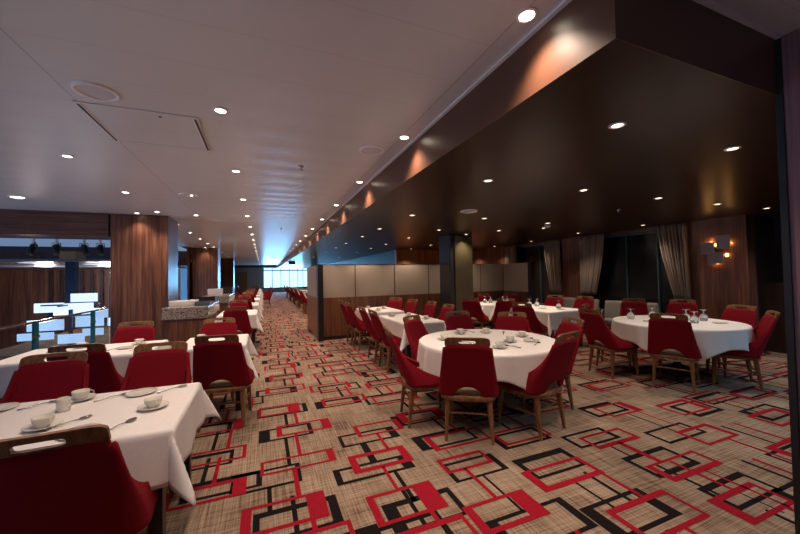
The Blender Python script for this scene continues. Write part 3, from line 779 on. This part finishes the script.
# --- far right round table
round_table(5.62, 3.15, .78, 'the round table at the right under the sconce', 12, rot=math.radians(-16), half=1.03)
around(4.68, 2.70, 22, 'dark red chair with its back to us in front of the right round table', CR2)
around(4.38, 3.58, -8, 'dark red chair side-on at the left of the right round table', CR2)
around(5.02, 4.15, -62, 'orange-red lit chair behind left of the right round table', CR2)
around(6.79, 4.53, 215, 'red chair behind the right round table, left of the pair before the window', CR2)
around(7.22, 3.92, 205, 'red chair behind the right round table, right of the pair before the window', CR2)
around(6.62, 2.82, 168, 'red chair facing us at the right end of the right round table', CR2)
around(5.97, 2.24, 125, 'dark red chair side-on at the right front of the right round table', CR2)

# ------------------------------------------------------------------ pale armchairs by the window
def make_arm():
    t = thing('armchair', 'x', 'armchair')
    b = B(); rows = []
    for j in range(7):
        z = .4 + .44 * j / 6; row = []
        for i in range(9):
            x = (-.5 + i / 8) * (.52 - .08 * j / 6); row.append(b.verts.new((x, -.22 - .16 * (j / 6) + .5 * x * x, z)))
        rows.append(row)
    for j in range(6):
        for i in range(8): b.faces.new((rows[j][i], rows[j][i + 1], rows[j + 1][i + 1], rows[j + 1][i]))
    obj('backrest', b, M['armchair'], t, smooth=True, solid=.07)
    b = B(); box(b, -.26, .26, -.22, .26, .34, .45); obj('seat', b, M['armchair'], t, bevel=.03)
    for s in (-1, 1):
        b = B(); tube(b, [(s * .29, -.24, .62), (s * .3, .05, .62), (s * .29, .22, .55), (s * .28, .24, .02)], .02, 8); obj('armrest', b, M['armchair'], t)
        b = B(); tube(b, [(s * .24, -.22, .36), (s * .26, -.28, .0)], [.022, .014], 8); obj('leg', b, M['armchair'], t)
    return t
arm0 = make_arm(); arm0.scale = (.8, .9, .97); register(arm0); au = [False]
for x, y, a, l in ((7.35, 6.75, 195, 'pale armchair below the left curtain, leftmost by the windows'), (7.35, 6.1, 190, 'pale armchair right of the pilaster below the curtain'), (7.35, 5.35, 215, 'pale armchair alone in front of the dark window'), (7.35, 4.6, 215, 'pale armchair partly behind the pair of red chairs')):
    place(arm0, au, (x, y, 0), math.radians(a - 90), l, 'pale armchairs by the windows')

# ------------------------------------------------------------------ tableware
ZT = .7545
def make_cup():
    t = thing('coffee_cup', 'x', 'cup')
    b = B(); lathe(b, [(0, .004), (.026, .0), (.028, .006), (.038, .03), (.042, .058), (.0425, .062), (.039, .06), (.035, .03), (.024, .012), (0, .011)], 24); obj('bowl', b, M['china'], t, smooth=True)
    b = B(); tube(b, [(.036 + .024 * math.sin(a) , 0, .034 + .018 * math.cos(a)) for a in [i * PI / 8 for i in range(9)]], .0035, 6); obj('handle', b, M['china'], t, smooth=True)
    return t
def make_saucer():
    b = B(); lathe(b, [(0, .004), (.03, .004), (.034, .0), (.04, .003), (.074, .014), (.076, .017), (.072, .017), (.04, .008), (.028, .007), (0, .007)], 28)
    return tag(obj('saucer', b, M['china'], smooth=True), 'x', 'saucer')
def make_plate():
    b = B(); lathe(b, [(0, .002), (.05, .0), (.055, .002), (.085, .009), (.086, .012), (.055, .006), (0, .005)], 32)
    return tag(obj('side_plate', b, M['china'], smooth=True), 'x', 'plate')
def make_spoon():
    t = thing('teaspoon', 'x', 'spoon')
    b = B(); n = 14
    v = [[b.verts.new((.016 * k * math.cos(a), .06 + .024 * k * math.sin(a), .004 - .004 * (1 - k * k) + .002)) for a in [2 * PI * i / n for i in range(n)]] for k in (1, .6)]
    c = b.verts.new((0, .06, .002))
    for i in range(n):
        b.faces.new((v[0][i], v[0][(i + 1) % n], v[1][(i + 1) % n], v[1][i])); b.faces.new((c, v[1][i], v[1][(i + 1) % n]))
    obj('bowl', b, M['steel'], t, smooth=True, solid=.0015)
    b = B(); tube(b, [(0, .037, .005), (0, .0, .008), (0, -.05, .003), (0, -.075, .003)], [.002, .002, .0035, .004], 8); obj('handle', b, M['steel'], t, smooth=True)
    return t
def make_goblet():
    t = thing('water_goblet', 'x', 'glass')
    b = B(); lathe(b, [(.034, 0), (.040, .03), (.036, .06), (.02, .078), (.006, .086), (0, .088), (0, .082), (.018, .072), (.033, .058), (.037, .03), (.031, 0.0)], 20); obj('bowl', b, M['goblet'], t, smooth=True)
    b = B(); lathe(b, [(0, .086), (.006, .086), (.005, .11), (.012, .118), (.036, .121), (.036, .124), (0, .124)], 20); obj('stem_and_foot', b, M['goblet'], t, smooth=True)
    return t
def make_creamer():
    t = thing('milk_jug', 'x', 'jug')
    b = B(); lathe(b, [(0, .0), (.03, .0), (.032, .01), (.031, .07), (.029, .072), (.027, .07), (.027, .01), (0, .008)], 20); obj('body', b, M['china'], t, smooth=True)
    b = B(); tube(b, [(.03 + .018 * math.sin(a), 0, .038 + .02 * math.cos(a)) for a in [i * PI / 8 for i in range(9)]], .0035, 6); obj('handle', b, M['china'], t, smooth=True)
    return t
P = {'cup': make_cup(), 'saucer': make_saucer(), 'plate': make_plate(), 'spoon': make_spoon(), 'goblet': make_goblet(), 'jug': make_creamer()}
for p in P.values(): register(p)
P['cup'].scale = (1.05, 1.05, .82)
P['goblet'].scale = (1.3, 1.3, 1.3)
P['spoon'].scale = (1.2, 1.2, 1.2)
UU = {k: [False] for k in P}
GR = {'cup': 'cream coffee cups', 'saucer': 'cream saucers', 'plate': 'cream side plates', 'spoon': 'teaspoons on the tables', 'goblet': 'upturned water goblets', 'jug': 'cream milk jugs'}
def ware(kind, x, y, ang, label, dz=0):
    return place(P[kind], UU[kind], (x, y, ZT + dz), math.radians(ang), label, GR[kind])
def cupset(x, y, ang, where):
    ware('saucer', x, y, 0, 'cream saucer under the coffee cup ' + where)
    ware('cup', x, y, ang, 'cream coffee cup on its saucer ' + where, .0072)
cupset(-1.05, 2.32, -40, 'left of the hand slot of the nearest chair')
cupset(-1.07, 2.76, 30, 'at the far edge of the nearest left table')
cupset(-.60, 2.40, -60, 'near the aisle corner of the nearest left table')
ware('jug', -1.08, 2.58, -20, 'straight-sided cream jug in the middle of the nearest left table')
ware('plate', -.75, 2.74, 0, 'cream side plate between two spoons at the aisle end of the nearest left table')
ware('plate', -1.45, 2.76, 0, 'cream side plate at the left picture edge')
ware('plate', -.84, 2.16, 0, 'cream side plate just past the handle of the nearest chair')
for x, y, a, l in ((-1.26, 2.74, -50, 'beside the plate at the left picture edge'), (-.90, 2.72, -55, 'left of the aisle-end plate'), (-.58, 2.74, -50, 'at the far aisle corner'), (-.69, 2.17, -30, 'near the front hem by the nearest chair'), (-.95, 2.33, -40, 'behind the hand slot of the nearest chair')):
    ware('spoon', x, y, a, 'small steel teaspoon on the nearest left table ' + l)
for x, y, l in ((-1.95, 4.45, 'on the balustrade table, left front'), (-1.35, 4.85, 'on the balustrade table, far right'), (-1.9, 4.9, 'on the balustrade table, far left'), (-.72, 4.85, 'on the small aisle table, back left')):
    cupset(x, y, 20, l)
for x, y, a, l in ((-1.5, 4.6, -40, 'at the middle'), (-1.25, 4.5, -50, 'at the aisle end')):
    ware('spoon', x, y, a, 'small steel teaspoon on the balustrade table ' + l)
ware('plate', -1.42, 4.62, 0, 'cream side plate on the balustrade table')
for (x, y), l in zip(((1.92, 3.45), (2.3, 3.72), (2.62, 3.62), (2.84, 3.22), (2.50, 3.02), (2.2, 2.82), (2.75, 2.95)), ('at the left', 'at the back left', 'at the back centre', 'at the back right', 'right of centre', 'behind the front chair', 'at the right front')):
    if l == 'at the right front':
        ware('plate', x - .02, y, 0, 'cream side plate on the nearest round table at the right front'); continue
    cupset(x, y, 40, 'on the nearest round table ' + l)
for (x, y, a), l in zip(((2.05, 3.2, 30), (2.48, 3.78, 10), (2.78, 3.48, -40), (2.66, 2.80, -60), (2.35, 2.80, 20), (2.8, 3.0, -30)), ('at the left', 'at the back', 'at the back right', 'at the right front edge', 'behind the front chair', 'at the right')):
    ware('spoon', x, y, a, 'small steel teaspoon on the nearest round table ' + l)
for (x, y), l in zip(((2.25, 7.6), (2.55, 7.35), (2.3, 7.0), (2.2, 5.9), (2.5, 5.8), (2.3, 5.3), (2.55, 5.2)), ('farther part, far left', 'farther part, right', 'farther part, near left', 'nearer part, far left', 'nearer part, far right', 'nearer part, middle left', 'nearer part, middle right')):
    cupset(x, y, 30, 'on the divider-side long table, ' + l)
GB = [(5.35, 3.62, 'right round table, far left'), (5.75, 3.55, 'right round table, behind the front chair'), (5.86, 3.14, 'right round table, right of the front chair, back one'), (5.66, 2.93, 'right round table, right of the front chair, front one'), (6.02, 3.0, 'right round table, alone towards the right'),
      (5.62, 6.1, 'middle right table, left one of a pair'), (5.72, 5.98, 'middle right table, right one of a pair'), (5.75, 5.4, 'middle right table, alone near its middle'),
      (5.35, 7.4, 'table by the divider, left pair, left glass'), (5.45, 7.3, 'table by the divider, left pair, right glass'), (5.75, 7.2, 'table by the divider, right pair, left glass'), (5.86, 7.15, 'table by the divider, right pair, right glass')]
for x, y, l in GB: ware('goblet', x, y, 0, 'upside-down water goblet on the ' + l)
for x, y, l in ((5.9, 2.75, 'right front of the right round table'), (5.3, 3.3, 'left of the right round table')):
    ware('plate', x, y, 0, 'cream side plate at the ' + l)
for x, y, l in ((5.4, 5.5, 'left'), (5.6, 5.2, 'right')):
    ware('plate', x, y, 0, 'cream side plate on the middle right table, %s one' % l)

# ------------------------------------------------------------------ buffet counters
def counter(x0, x1, y0, y1, label, label2):
    t = thing('buffet_counter', label, 'counter', (x0, y0, 0))
    w, d = x1 - x0, y1 - y0
    q = B(); box(q, .04, w - .04, .04, d - .04, .08, .74); obj('body', q, M['wall_wood'], t)
    q = B(); box(q, .08, w - .08, .08, d - .08, 0, .08); obj('plinth', q, M['black'], t)
    q = B(); box(q, 0, w, 0, d, .74, .965); obj('granite_top', q, M['granite'], t, bevel=.008)
counter(-1.77, -1.0, 7.6, 9.4, 'walnut buffet counter with thick speckled granite top by the nearest pillar', '')
counter(-1.75, -1.0, 11.9, 14.2, 'second granite-topped buffet counter farther along the aisle', '')
def crate(x, y, z, w, d, h, m, label, name='serving_tray', cat='tray'):
    t = thing(name, label, cat, (x, y, z))
    q = B(); box(q, -w / 2, w / 2, -d / 2, d / 2, 0, h * .35); obj('base', q, m, t, bevel=.004)
    q = B()
    for a in (-1, 1):
        box(q, a * w / 2 - .006, a * w / 2 + .006, -d / 2, d / 2, h * .35, h); box(q, -w / 2 + .007, w / 2 - .007, a * d / 2 - .006, a * d / 2 + .006, h * .35, h)
    obj('rim', q, m, t)
crate(-1.50, 8.15, .966, .42, .5, .1, M['white_trim'], 'white rack at the pillar end of the granite counter')
crate(-1.14, 8.05, .966, .25, .4, .07, M['silver'], 'pale grey tray beside the white rack on the granite counter')
crate(-1.22, 8.95, .966, .4, .5, .12, M['black'], 'black basket at the back of the granite counter')
crate(-1.2, 8.55, .966, .36, .2, .04, M['tan'], 'low tan wooden tray on the granite counter')
crate(-1.5, 13.0, .966, .4, .4, .2, M['white_trim'], 'white box standing on the second granite counter')
crate(-1.2, 13.8, .966, .35, .35, .25, M['black'], 'dark appliance box on the second granite counter', 'appliance', 'appliance')

# ------------------------------------------------------------------ glass balustrade
t = thing('glass_balustrade', 'glass balustrade with teal posts along the stair opening at the left', 'balustrade', (XO + .05, 0, 0))
for y0, y1 in ((2.4, 4.2), (4.25, 5.8), (5.84, 7.38), (7.43, 8.1)):
    q = B(); box(q, -.006, .006, y0, y1, .05, .96); obj('glass_pane', q, M['rail_glass'], t)
for y in (4.22, 5.82, 7.41):
    q = B(); box(q, -.012, .04, y - .02, y + .02, 0, 1.0); p = obj('post', q, simple('teal post %d' % int(y), (.02, .16, .19), rough=.3), t)
    q = B(); tube(q, [(.02, y - .05, .80), (.02, y + .05, .80)], .02, 10); obj('clamp', q, M['brass'], p)
q = B(); tube(q, [(0, 2.4, .985), (0, 8.1, .985)], .016, 10); obj('top_rail', q, M['steel'], t)

# ------------------------------------------------------------------ chandelier of glass slabs
t = thing('glass_chandelier', 'chandelier of stacked glowing white glass slabs hanging in the atrium', 'chandelier', (-3.9, 9.6, 0))
q = B(); box(q, -.07, .10, -.08, .08, 1.0, 1.93); obj('hanger_column', q, M['blue_frame'], t)
q = B(); box(q, -.5, .5, -.015, .015, .98, 1.01); box(q, -.015, .015, -.5, .5, .98, 1.01); box(q, -.03, .03, -.03, .03, .05, .98); obj('frame', q, M['blue_frame'], t)
slabs = [(.1, .55, 1.06, 1.24), (-.64, -.15, .84, 1.04), (-.06, .44, .90, 1.03), (-.37, .42, .76, .885), (-.7, -.1, .46, .69), (-.74, -.17, .3, .45), (.05, .55, .49, .73), (.47, .70, .69, .9), (.58, .85, .47, .65), (-.2, .25, .16, .36), (.3, .66, .33, .48)]
for i, (a, c, z0, z1) in enumerate(slabs):
    yy = -.27 + .11 * ((i * 3) % 5)
    q = B(); box(q, a, c, yy, yy + .03, z0, z1); obj('glass_slab', q, M['slab_glass'], t, bevel=.004)
# spotlights on the atrium ceiling
def spotlamp(x, y, lab, a):
    t = thing('spotlight', lab, 'spotlight', (x, y, 2.62), a, 'stage spotlights under the atrium ceiling'); t.scale = (1.3, 1.3, 1.3)
    q = B(); tube(q, [(0, 0, 0), (0, 0, -.26)], .022, 8); obj('stem', q, M['white_trim'], t)
    q = B(); tube(q, [(.0, .03, -.26), (0, 0, -.29), (0.02, -.06, -.43)], [.03, .045, .042], 12); obj('lamp_head', q, M['black'], t)
    q = B(); tube(q, [(-.055, 0, -.31), (-.05, 0, -.24), (.05, 0, -.24), (.055, 0, -.31)], .008, 6); obj('yoke', q, M['brass'], t)
for x, l, a in ((-4.36, 'brass-tinted spotlight farthest left under the atrium ceiling', -.7), (-4.0, 'black spotlight second from left under the atrium ceiling', .1), (-3.55, 'black spotlight third from left under the atrium ceiling', .6), (-3.27, 'black spotlight nearest the walnut pillar under the atrium ceiling', .2)):
    spotlamp(x, 9.25, l, a)
